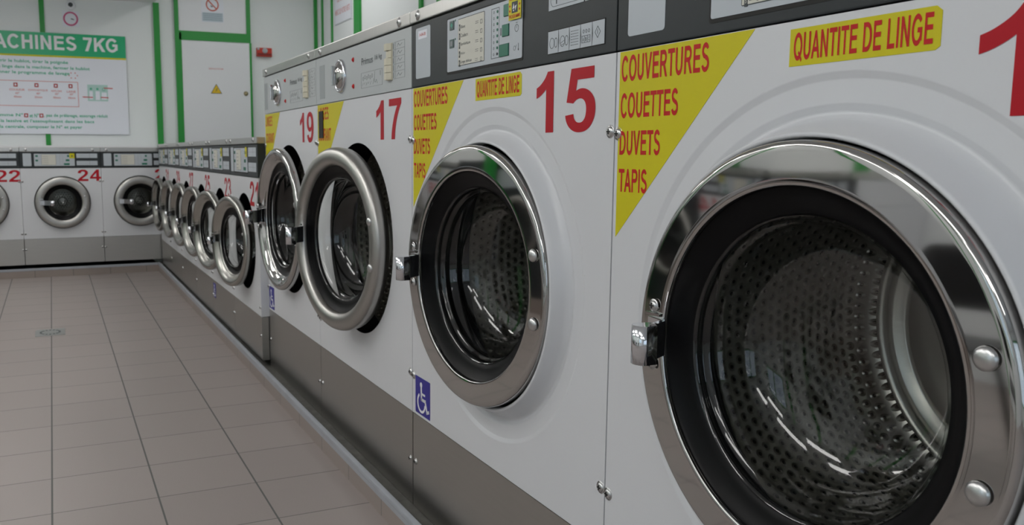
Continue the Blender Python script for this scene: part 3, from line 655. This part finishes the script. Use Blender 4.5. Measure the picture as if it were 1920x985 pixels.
        mb.prismy([(0.100, 1.345), (0.105, 1.356), (0.108, 1.346)], F-0.0048, F-0.0045).prismy([(0.110, 1.350), (0.117, 1.352), (0.112, 1.341)], F-0.0048, F-0.0045).disc(0.1045, 1.342, 0.002, F-0.0048, F-0.0045, 10)
        mb.build('sticker_print', [red2, inkd, wpaint], cp)
    else:
        for z in (1.345, 1.300):
            MB().box(X(-0.285), X(-0.255), F-0.0026, F-0.0008, Z(z)-0.007, Z(z)+0.007).build('push_button', greenb, cp)
        for a, b, z in ((0.075, 0.098, 1.345), (0.058, 0.100, 1.302), (0.035, 0.100, 1.262)):
            MB().box(X(a), X(b), F-0.0026, F-0.0008, Z(z)-0.008, Z(z)+0.008).build('push_button', greenb, cp)
        mb = MB()
        for i in range(5): mb.stroke([(X(lx0)+0.008, Z(1.34-0.019*i)), (X(lx0)+0.05, Z(1.34-0.019*i))], 0.0025, fy-0.0002, fy)
        mb.frame(X(-0.01), X(0.025), Z(1.255), Z(1.355), 0.0012, F-0.001, F-0.0008)
        mb.build('display_symbols', inkg, cp)
        mb = MB()
        for z in (1.250, 1.325): mb.box(X(0.182), X(0.425), F-0.0008, F, Z(z), Z(z+0.045))
        mb.build('drawer_label', plate, cp)
        mb = MB()
        for z in (1.250, 1.325):
            mb.stroke([(X(0.335), Z(z)), (X(0.335), Z(z+0.045))], 0.002, F-0.001, F-0.0008)
            mb.stroke([(X(0.20), Z(z+0.022)), (X(0.40), Z(z+0.022))], 0.0012, F-0.001, F-0.0008)
        mb.build('pictograms', inkg, cp)
        if sticker:
            m = MB(); m.box(X(0.102), X(0.16), F-0.0036, F-0.003, Z(1.322), Z(1.372)); m.mi = 1
            m.box(X(0.122), X(0.140), F-0.0040, F-0.0036, Z(1.338), Z(1.352)); m.build('display_sticker', [yellow, inkd], cp)
    return cp

def coin_panel(D, W, rt_):
    """plain grey fascia with a round dial, signal lamps, a column of rocker keys and the maker's lettering"""
    hw = W/2-0.0012; z3, zp = D['z3'], D['zp']
    cp = MB().box(-hw, hw, -0.001, 0.045, z3+0.0015, zp, 0.0015).build('control_panel', grey, rt_)
    F = -0.001
    m = MB(); m.lathe([(0.055, F), (0.055, F-0.006), (0.052, F-0.010), (0.046, F-0.010), (0.043, F-0.004)], 40, -0.157, 1.302); m.build('dial_ring', chrome_b, cp)
    m = MB(); m.lathe([(0.043, F-0.004), (0.040, F-0.012), (0.028, F-0.019), (0.012, F-0.023), (0, F-0.0235)], 40, -0.157, 1.302); m.box(-0.161, -0.153, F-0.034, F-0.020, 1.270, 1.334, 0.002); m.build('dial', chrome, cp)
    for z in (1.343, 1.260): MB().dome(-0.031, z, 0.0065, F, 0.006, 16, flange=0.0015).build('signal_lamp', red2, cp)
    m = MB(); m.box(-0.405, -0.345, F-0.0006, F, 1.240, 1.356); m.build('faded_label', grey2, cp)
    mb = MB(); fit_bm(text_bm('Primus', 0.004), 0.048, 0.150, 1.318, 1.339, F-0.0006, mb); fit_bm(text_bm('16 kg', 0.004), 0.168, 0.226, 1.319, 1.338, F-0.0006, mb)
    mb.build('maker_lettering', inkd, cp, recalc=False)
    mb = MB(); mb.frame(0.044, 0.229, 1.248, 1.294, 0.001, F-0.0005, F); ys = (F-0.0005, F)
    for q in range(6): mb.ringf(0.062+q*0.016, 1.280 if q % 2 else 1.276, 0.004, 0.005, *ys, 10, 1.3)
    for q in range(5): mb.stroke([(0.052+q*0.018, 1.255+0.004*(q % 2)), (0.062+q*0.018, 1.264)], 0.001, *ys)
    mb.stroke([(0.150, 1.256), (0.158, 1.270), (0.168, 1.258), (0.178, 1.266), (0.186, 1.256)], 0.0016, *ys).stroke([(0.163, 1.270), (0.163, 1.290)], 0.001, *ys).stroke([(0.212, 1.278), (0.212, 1.288)], 0.004, *ys)
    mb.build('diagram', inkg, cp)
    m = MB(); m.box(0.272, 0.312, F-0.002, F, 1.254, 1.357); m.build('key_base', cream2, cp)
    for i in range(5):
        a = 1.2555+i*0.0203; out = 0.012 if i in (0, 1, 2, 4) else 0.006
        MB().prism([(0.274, F-0.002), (0.274, F-out), (0.297, F-out-0.002), (0.310, F-0.004), (0.310, F-0.002)], a, a+0.0190).build('rocker_key', cream2, cp)
    mb = MB(); mb.frame(0.322, 0.402, 1.256, 1.356, 0.001, *ys)
    for i in range(1, 5):
        mb.stroke([(0.322, 1.256+i*0.02), (0.402, 1.256+i*0.02)], 0.001, *ys)
    for i in range(5):
        z = 1.266+i*0.02; mb.stroke([(0.318, z-0.005), (0.318, z+0.005)], 0.004, *ys)
        mb.stroke([(0.345, z-0.004), (0.356, z+0.005), (0.366, z-0.003), (0.382, z+0.003)], 0.001, *ys)
    mb.stroke([(0.334, 1.256), (0.334, 1.356)], 0.001, *ys)
    mb.build('programme_table', inkg, cp)
    return cp

def wheelchair(x0, z0, s, parent, y=-0.0006):
    m = MB(); m.prismy(round_rect(x0, x0+s, z0, z0+s*1.04, s*0.03)[::-1], y, y+0.0006); m.build('accessibility_sticker', blue, parent)
    m = MB(); P = lambda a, b: (x0+a*s, z0+b*s); yy = (y-0.0004, y)
    m.disc(*P(0.40, 0.84), s*0.075, *yy, 18)
    m.stroke([P(0.41, 0.74), P(0.43, 0.44), P(0.68, 0.44), P(0.80, 0.16), P(0.90, 0.20)], s*0.085, *yy)
    m.stroke([P(0.42, 0.60), P(0.64, 0.60)], s*0.06, *yy)
    c = P(0.42, 0.34); m.ringf(c[0], c[1], s*0.215, s*0.285, *yy, 28, 1.0, PI*0.68, PI*1.98)
    m.build('wheelchair_symbol', wpaint, parent)

def big_machine(name_no, Yc, W, label, ringm, kind, theta, off, panel, stickers):
    rt_ = root('washing_machine', label, 'washing machine', (0, Yc, 0), -PI/2, 'large washing machines in the right-hand row')
    D = BIG; cap = common(D, W, rt_, {'13': (0.2938, 0.052), '15': (0.2955, 0.029)}.get(name_no), name_no != '13')
    if panel == 'dark': dark_panel(D, W, rt_, True)
    else: coin_panel(D, W, rt_)
    hw = W/2
    for x in ((-0.402, 0.40) if panel == 'dark' else (-hw+0.071, hw-0.077)): screw(x, 1.404, cap, -0.006, 0.011, 'cap_screw')
    for z in (1.083, 0.436):
        screw(-hw+0.010, z, rt_); screw(hw-0.012, z+0.004, rt_)
    screw(-hw+0.022, 0.189, rt_, 0.001, 0.007); screw(hw-0.016, 0.187, rt_, 0.001, 0.005)
    d = door(D, ringm, theta, off, kind); d.parent = rt_
    if W < 0.88: nb = (0.183, 0.370)
    elif name_no == '17': nb = (0.174, 0.374)
    elif name_no == '15': nb = (0.193, 0.397)
    else: nb = (0.176, 0.385)
    if name_no == '13': number('13', nb[0], nb[1], 1.086, 1.201, rt_)
    else: number(name_no, nb[0], nb[1], 1.088, 1.207 if name_no == '15' else 1.202, rt_)
    # triangular notice at the top left of the front
    xl = -hw+0.010; tw = 0.305 if W > 0.88 else 0.27
    m = MB(); m.prismy([(xl, 0.905), (xl+tw, 1.2195), (xl, 1.2195)], -0.0006, 0.0); m.build('triangular_sticker', yellow, rt_)
    if panel == 'dark':
        rows = [('COUVERTURES', xl+0.0055, xl+0.217, 1.170, 1.212), ('COUETTES', xl+0.0055, xl+0.152, 1.109, 1.150), ('DUVETS', xl+0.0055, xl+0.112, 1.047, 1.087), ('TAPIS', xl+0.0055, xl+0.082, 0.984, 1.023)]
    else:
        rows = [('LINGES', xl+0.012, xl+0.135, 1.166, 1.209), ('COURANT', xl+0.012, xl+0.160, 1.092, 1.135)]
    caps('sticker_lettering', rows, red2, rt_, -0.0009, 0.135)
    if panel == 'dark':
        a, b = (-0.0775, 0.1325); c, d_ = (1.1675, 1.2165) if name_no == '15' else (1.1625, 1.2105)
        m = MB(); m.prismy([(a, c), (b-0.006, c), (b, c+0.004), (b, d_-0.006), (b-0.007, d_), (a, d_)], -0.0006, 0.0); m.build('quantity_sticker', yellow, rt_)
        caps('quantity_lettering', [('QUANTITE DE LINGE', a+0.007, b-0.009, c+0.0075, d_-0.006)], red2, rt_, -0.0009, 0.135)
    return rt_

m13 = big_machine('13', 0.784, 0.9107, 'nearest large white washing machine, its number cut off by the frame edge', chrome, 'flat', 0.0, 0.062, 'dark', True)
m15 = big_machine('15', 1.696, 0.9107, 'large white washing machine with red number 15 and yellow COUVERTURES triangle', chrome, 'flat', 0.086, 0.030, 'dark', True)
wheelchair(-0.4325, 0.336, 0.100, m15)
lp = [o for o in bpy.data.objects if o.parent and o.parent.parent == m15 and o.name.startswith('label_plate')][0].parent
MB().box(-0.408, -0.352, -0.0020, -0.0016, 1.343, 1.364).build('small_white_sticker', signw, lp)
letters('small_pink_lettering', [('14-84-00', -0.400, -0.360, 1.349, 1.358)], rtext, lp, -0.0023, 0.02)
m17 = big_machine('17', 2.602, 0.9001, 'large white washing machine with red number 17 and light grey dial panel', satin, 'soft', 0.16, 0.035, 'grey', True)
m = MB(); m.box(-0.418, -0.367, -0.004, -0.0015, 1.102, 1.197, 0.0008); m.build('black_plate', black, m17)
m19 = big_machine('19', 3.4685, 0.8331, 'white washing machine with red number 19, farthest of those with a grey dial panel', chrome, 'step', 0.05, 0.045, 'grey', True)
wheelchair(-0.4065, 0.338, 0.098, m19)

def small_machine(no, label, loc, rz, W, D, theta, group, sticker=True):
    rt_ = root('washing_machine', label, 'washing machine', loc, rz, group)
    cap = common(D, W, rt_); hw = W/2
    dark_panel(D, W, rt_, False, sticker)
    for x in (-hw+0.05, hw-0.06): screw(x, D['zp']+0.020, cap, -0.006, 0.010, 'cap_screw')
    for x in (-hw+0.012, hw-0.012):
        for z in (D['z2']+0.045, D['z3']-0.11): screw(x, z, rt_, 0, 0.007)
        screw(x, D['z2']-0.09, rt_, 0.001, 0.007)
    d = door(D, satin_s if D is SML else satin, theta, 0.040, 'step' if D is SML else 'soft'); d.parent = rt_
    return rt_
GR = 'small washing machines in the right-hand row'; GF = 'washing machines along the back wall'; GL_ = 'washing machines along the left wall'
protoS = small_machine('21', 'small white washing machine with red number 21, its side facing machine 19', (-0.036, 3.888+0.3268, 0), -PI/2, 0.6537, SML, 0.2, GR)
protoF = small_machine('24', 'white washing machine with red number 24 under the big sign', (-0.824, 7.870, 0), 0, 0.628, FAR, 0.0, GF)
for p in list(bpy.data.objects):
    if p.parent: CHILD.setdefault(p.parent.name, []).append(p)
sm = {'21': protoS}
for k, (no, th, lab) in enumerate((('23', 0.20, 'small white washing machine with red number 23, blue wheelchair sticker on its steel base'),
        ('25', 0.15, 'small white washing machine numbered 25, third in the low row beyond machine 19'),
        ('27', 0.12, 'small white washing machine, fourth in the low row, two past number 23'),
        ('29', 0.10, 'small white washing machine, second from the far corner in the low right row'),
        ('31', 0.10, 'small white washing machine at the far corner end of the low right row'))):
    c = copy_tree(protoS); c.location = (-0.036, 3.888+0.3268+0.6537*(k+1), 0); c['label'] = lab; sm[no] = c
    for ch in c.children:
        if ch.name.startswith('door') and not ch.name.startswith('door_'): ch.rotation_euler = (0, 0, th)
for no, c in sm.items(): number(no, 0.142, 0.324, 0.800, 0.916, c)
wheelchair(-0.3235, 0.185, 0.085, sm['23'], 0.0)
fm = {'24': protoF}
for no, x, lab in (('22', -1.452, 'white washing machine numbered 22 at the left frame edge, back wall'), ('26', -0.196, 'back wall washing machine beside the corner, right part hidden by the side row')):
    c = copy_tree(protoF); c.location = (x, 7.870, 0); c['label'] = lab; fm[no] = c
    if no == '26':
        for ch in c.children:
            for q in ch.children:
                if q.name.startswith('display_sticker'): bpy.data.objects.remove(q)
for no, c in fm.items(): number(no, 0.126, 0.313, 0.808, 0.905, c)
places = ('nearest the back corner', 'between the corner machine and the added dryers', '', '', 'beside the added dark dryers', 'nearest the waiting chairs')
for k, no in enumerate(('18', '16', '', '', '14', '12')):
    if not no: continue
    c = copy_tree(protoF); c.location = (-2.68, 6.44-0.66*k, 0); c.rotation_euler = (0, 0, PI/2); c['group'] = GL_
    c['label'] = 'white washing machine against the left wall, '+places[k]
    number(no, 0.126, 0.313, 0.808, 0.905, c)
for k, lab in ((2, 'dark grey dryer shape added for the door ring reflection, the one beside the green post'), (3, 'dark grey dryer shape added for the door ring reflection, the one farther from the green post')):  # unseen, added to give the nearest chrome door ring something dark to mirror
    d = root('added_dryer', lab, 'added dryer', (-2.68, 6.44-0.66*k, 0.109), PI/2, 'tumble dryers against the left wall for reflections')
    m = MB(); m.plate_hole(-0.325, 0.325, 0.0, 1.0, 0.0, 0, 0.48, 0.24); m.box(-0.325, 0.325, 0.12, 0.64, 0, 1.0)
    for x in (-0.325, 0.325): m.box(min(x, x*0.98), max(x, x*0.98), 0.0005, 0.12, 0, 1.0)
    m.box(-0.325, 0.325, 0.0005, 0.12, 0.985, 1.0); m.build('casing', dark, d)
    m = MB(); m.lathe([(0.262, 0.0), (0.262, -0.02), (0.255, -0.028), (0.23, -0.03), (0.222, -0.02), (0.222, 0.0)], 64, 0, 0.48); dr = m.build('door', satin, d)
    MB().lathe([(0.222, -0.012), (0.12, -0.016), (0, -0.017)], 64, 0, 0.48).build('door_glass', glass, dr)
    MB().box(-0.30, -0.262, -0.045, -0.001, 0.43, 0.53, 0.006).build('handle', chrome_b, dr)
    MB().box(-0.30, 0.30, -0.004, -0.0005, 0.80, 0.93, 0.001).build('control_panel', plate, d)
struct(MB().box(XL, -2.66, 2.72, 6.80, 0, 0.108).build('trim_20', [MATS['skirting_tiles_y']]))
struct(MB().box(-2.64, -2.57, 4.74, 4.85, 0.001, CEIL_Z-0.001).build('trim_22', green))
# stainless ledge strip above the back row
struct(MB().box(XL, 0.118, 7.862, YW, 1.0915, 1.108, 0.002).build('trim_21', mat('white_ledge', (0.75, 0.76, 0.78), 0.4)))

# ------------------------------------------------------------------ signs and fittings on the walls
S = root('instruction_board', 'large white board headed MACHINES 7KG in white on green', 'sign', (-0.88, YW-0.014, 1.217))
ox, oz = -0.88, 1.217
def bx(x): return x-ox
def bz(z): return z-oz
MB().box(bx(-1.55), bx(-0.212), -0.006, 0, 0, bz(2.116)).build('board', signw, S)
MB().box(bx(-1.55), bx(-0.2125), -0.0075, -0.006, bz(1.917), bz(2.1155)).build('green_header', sgreen, S)
MB().box(bx(-1.55), bx(-0.2125), -0.0075, -0.006, bz(1.902), bz(1.917)).build('yellow_line', yellow, S)
caps('heading', [('MACHINES 7KG', bx(-1.425), bx(-0.283), bz(1.967), bz(2.090))], wpaint, S, -0.0082, 0.15)
for t, a, b_, z in (('Pour ouvrir le hublot, tirer la poignée', -1.44, -0.713, 1.855), ('Mettre le linge dans la machine, fermer le hublot', -1.44, -0.532, 1.805),
        ('Sélectionner le programme de lavage', -1.44, -0.705, 1.757), ('Programme N°', -1.44, -1.108, 1.380), ('et N°', -1.055, -0.980, 1.380), (', pas de prélavage, essorage réduit', -0.938, -0.395, 1.380),
        ("Mettre la lessive et l'assouplissant dans les bacs", -1.44, -0.515, 1.328), ('Aller à la centrale, composer le N° et payer', -1.44, -0.62, 1.277)):
    letters('green_text_line', [(t, bx(a), bx(b_), bz(z-0.018), bz(z+0.018))], gtext, S, -0.0068, 0.026)
T = lambda t, x0, x1, z, h=0.034: fit_bm(text_bm(t, 0.022), bx(x0), bx(x1), bz(z-h/2), bz(z+h/2), -0.0068, mb)
mb = MB()
for i, (t, x, wd, mn) in enumerate((('BLANC', -1.34, 0.10, '45min'), ('COULEUR', -1.145, 0.125, '40min'), ('SYNTHETIQUE', -0.975, 0.16, '35min'), ('NYLON', -0.822, 0.085, '30min'), ('LAINE', -0.698, 0.075, '30min'))):
    T(t, x-wd/2, x+wd/2, 1.608-0.002*i, 0.018); T(('90°', '60°', '40°', '30°', '30°')[i], x-0.015, x+0.018, 1.576, 0.018); T(mn, x-0.030, x+0.032, 1.544, 0.018)
mb.frame(bx(-1.45), bx(-0.640), bz(1.465), bz(1.685), 0.005, -0.0066, -0.006)
for a in range(6): mb.disc(bx(-0.675)+0.035*math.cos(a*PI/3), bz(1.745)+0.026*math.sin(a*PI/3), 0.006, -0.0066, -0.006, 8)
mb.build('table_text', rtext, S)
for x, z in [(x, 1.649) for x in (-1.345, -1.155, -0.985, -0.826, -0.702)]+[(-1.083, 1.380), (-0.958, 1.380)]:
    MB().frame(bx(x-0.012), bx(x+0.012), bz(z-0.013), bz(z+0.013), 0.009, -0.0066, -0.006).build('programme_number_box', red2, S)
for x0, x1, z in ((-0.60, -0.52, 1.555), (-0.445, -0.385, 1.555), (-0.415, -0.345, 1.640)):
    MB().stroke([(bx(x0), bz(z)), (bx(x1), bz(z-0.002))], 0.008, -0.0070, -0.0066).build('drawer_caption', red2, S)
mb = MB(); mb.box(bx(-0.560), bx(-0.385), -0.0064, -0.006, bz(1.52), bz(1.668)); mb.mi = 1
mb.box(bx(-0.545), bx(-0.515), -0.0068, -0.0064, bz(1.535), bz(1.61)).box(bx(-0.492), bx(-0.455), -0.0068, -0.0064, bz(1.53), bz(1.61)).box(bx(-0.44), bx(-0.395), -0.0068, -0.0064, bz(1.535), bz(1.60)); mb.mi = 2
mb.disc(bx(-0.53), bz(1.63), 0.010, -0.0068, -0.0064).disc(bx(-0.474), bz(1.63), 0.010, -0.0068, -0.0064).ringf(bx(-0.42), bz(1.628), 0.010, 0.014, -0.0068, -0.0064)
mb.build('drawer_diagram', [mat('pale_green_print', (0.42, 0.62, 0.58), 0.5), signw, gtext], S)

P = root('round_sign', 'pink-ringed round prohibition sign on a small white square above the board', 'sign', (-0.672, YW-0.001, 2.18))
MB().box(-0.07, 0.07, -0.004, 0, 0, 0.140).build('plate', signw, P); MB().ringf(0, 0.070, 0.049, 0.063, -0.006, -0.004, 40).build('pink_ring', pink, P)
MB().prismy([(-0.002, 0.072), (0.012, 0.074), (0.030, 0.064), (0.028, 0.060), (0.004, 0.066)][::-1], -0.006, -0.004).build('black_mark', inkd, P)
m = MB(); m.lathe([(0.045, 0), (0.044, -0.012), (0.030, -0.020), (0.020, -0.022)], 32, 0, 0); m.mi = 1; m.dome(0, 0, 0.021, -0.018, 0.016)
cm = m.build('wall_sensor', [door_m, inkd]); cm.location = (-0.668, YW-0.001, 2.372); tag(cm, 'small round wall sensor with a black dome above the pink-ringed sign', 'sensor')

P = root('no_entry_notice', 'white notice with red crossed circle on the panel above the door', 'sign', (0.592, YW-0.025, 2.29))
MB().box(-0.105, 0.105, -0.002, 0, 0, 0.245).build('plate', signw, P)
m = MB(); m.ringf(0, 0.165, 0.050, 0.061, -0.0035, -0.002, 40); m.stroke([(-0.038, 0.203), (0.038, 0.127)], 0.010, -0.0036, -0.002); m.build('crossed_circle', mat('orange_red_print', (0.55, 0.07, 0.03), 0.5), P)
m = MB(); m.box(-0.012, 0.004, -0.003, -0.002, 0.143, 0.152).box(-0.016, -0.008, -0.003, -0.002, 0.150, 0.160); m.build('small_figure', inkd, P)
m = MB(); m.box(-0.098, 0.098, -0.003, -0.002, 0.008, 0.090); m.mi = 1
for i in range(4): m.stroke([(-0.085, 0.078-i*0.018), (0.085, 0.078-i*0.018)], 0.007, -0.0035, -0.003)
m.build('text_block', [mat('pale_blue_print', (0.48, 0.56, 0.62), 0.5), mat('blue_grey_print', (0.3, 0.4, 0.46), 0.5)], P)
P = root('warning_sign', 'small yellow triangular electrical warning sign on the door', 'sign', (0.607, YW-0.029, 1.617))
m = MB(); m.prismy([(-0.054, 0), (0.054, 0), (0, 0.094)], -0.002, 0); m.build('black_triangle', inkd, P)
m = MB(); m.prismy([(-0.046, 0.005), (0.046, 0.005), (0, 0.084)], -0.003, -0.002); m.build('yellow_triangle', mat('warning_yellow', (0.75, 0.5, 0.01), 0.4), P)
m = MB(); m.prismy([(-0.016, 0.018), (0.004, 0.034), (-0.006, 0.036), (0.014, 0.058), (0.000, 0.030), (0.010, 0.030)], -0.0035, -0.003); m.build('lightning_mark', inkd, P)
o = letters('door_caption', [('DEFENSE D ENTRER', -0.065, 0.075, 0, 0.014)], rtext, None, 0, 0.01); o.location = (0.605, YW-0.0292, 1.846); tag(o, 'tiny red caption printed on the white door above the yellow triangle', 'lettering')
# red call point on the back wall
P = root('fire_alarm_box', 'red emergency call box on the white wall right of the door', 'alarm', (1.083, YW-0.001, 1.99))
MB().box(-0.074, 0.074, -0.045, 0, 0, 0.083, 0.004).build('red_housing', mat('alarm_red', (0.55, 0.035, 0.015), 0.4), P)
m = MB(); m.lathe([(0.026, -0.045), (0.026, -0.052), (0.020, -0.056), (0, -0.056)], 24, 0.004, 0.055); m.build('grey_button', alum, P)
MB().box(-0.070, 0.070, -0.047, -0.045, 0.008, 0.030).build('dark_band', mat('dark_red', (0.22, 0.012, 0.01), 0.5), P)
MB().box(-0.072, -0.050, -0.047, -0.045, 0.062, 0.081).build('pale_corner_label', alum, P)
# printed notice on the right wall
P = root('wall_notice', 'white notice with pale red lines of text on the right wall between green strips', 'notice', (XR-0.001, 7.70, 2.24), -PI/2)
MB().box(-0.255, 0.245, -0.004, 0, 0, 0.48).build('sheet', signw, P)
letters('red_text', [('FERMETURE', -0.20, 0.19, 0.30, 0.36), ('DES PORTES A 21H', -0.17, 0.17, 0.20, 0.245), ('MERCI DE VOTRE VISITE', -0.23, 0.20, 0.085, 0.135)], rtext, P, -0.0046, 0.01)
MB().frame(-0.250, 0.24, 0.005, 0.475, 0.004, -0.0044, -0.004).build('notice_border', inkg, P)
# floor drain
P = root('floor_drain', 'square steel drain grate set in the floor tiles', 'drain', (-0.952, 5.395, 0))
MB().box(-0.08, 0.08, -0.096, 0.096, 0, 0.0025).build('frame', mat('drain_steel', (0.42, 0.43, 0.42), 0.4, 0.8), P)
m = MB()
for a in range(16):
    t = a*PI/8; m.box(0.052*math.cos(t)-0.006, 0.052*math.cos(t)+0.006, 0.062*math.sin(t)-0.007, 0.062*math.sin(t)+0.007, 0.0025, 0.0032)
m.build('grate_holes', inkd, P)
# waiting chairs, seen mirrored in the nearest door ring
def chair(loc, rz, label):
    c = root('waiting_chair', label, 'chair', loc, rz, 'waiting chairs by the left wall')
    m = MB(); m.prism(round_rect(-0.21, 0.21, -0.20, 0.20, 0.05), 0.445, 0.462); m.build('seat', seat_m, c)
    m = MB(); m.prismy(round_rect(-0.20, 0.20, 0.56, 0.80, 0.05), 0.195, 0.21); m.build('backrest', seat_m, c)
    for s in (-1, 1):
        MB().tube([(s*0.19, -0.19, 0.0), (s*0.18, -0.18, 0.3), (s*0.17, -0.15, 0.44), (s*0.17, 0.1, 0.438), (s*0.18, 0.16, 0.3), (s*0.20, 0.24, 0.0)], 0.012).build('leg', rubber, c)
        MB().tube([(s*0.17, 0.10, 0.438), (s*0.17, 0.19, 0.46), (s*0.17, 0.216, 0.70)], 0.008).build('back_frame', rubber, c)
    return c
chair((-2.0, 1.85, 0), PI/2, 'black chair with bent rod legs, the one nearer the washing machines of the left wall')
chair((-2.0, 1.05, 0), PI/2, 'black chair with bent rod legs, the one nearer the shopfront window')

# ------------------------------------------------------------------ ceiling lamps
lamp_m = bpy.data.materials.new('lamp_diffuser'); lamp_m.use_nodes = True
b = lamp_m.node_tree.nodes['Principled BSDF']; b.inputs['Emission Color'].default_value = (1.0, 0.985, 0.96, 1); b.inputs['Emission Strength'].default_value = LAMP_STRENGTH
def lamp(x, y, z, rz, where):
    c = root('ceiling_light', 'white fluorescent ceiling lamp %s' % where, 'lamp', (x, y, z), rz, 'ceiling lamps above the aisle')
    m = MB(); m.box(-0.16, 0.16, -0.62, 0.62, -0.05, 0); m.build('housing', door_m, c)
    m = MB(); m.box(-0.15, 0.15, -0.61, 0.61, -0.115, -0.0502, 0.01); m.build('diffuser', lamp_m, c)
for i, (x, y) in enumerate(((-1.75, -1.4), (-1.75, 0.6), (-1.75, 2.6), (-1.55, 4.6), (-1.2, 6.6), (-2.6, -0.4), (-2.6, 2.0), (-2.6, 4.4), (-2.6, 6.6))):
    lamp(x, y, CEIL_Z, 0, ('over the aisle, ' if i < 5 else 'above the left row, ')+['nearest the shopfront', 'second from the shopfront', 'halfway down the room', 'second from the back wall', 'nearest the back wall'][i if i < 5 else (0, 1, 3, 4)[i-5]])
for i, y in enumerate((0.8, 3.8, 6.9)): lamp(0.95, y, HI, 0, 'added above the large machines to brighten the walls, %s' % ('front', 'middle', 'back')[i])  # unseen lamps, added to brighten the walls of the right back area
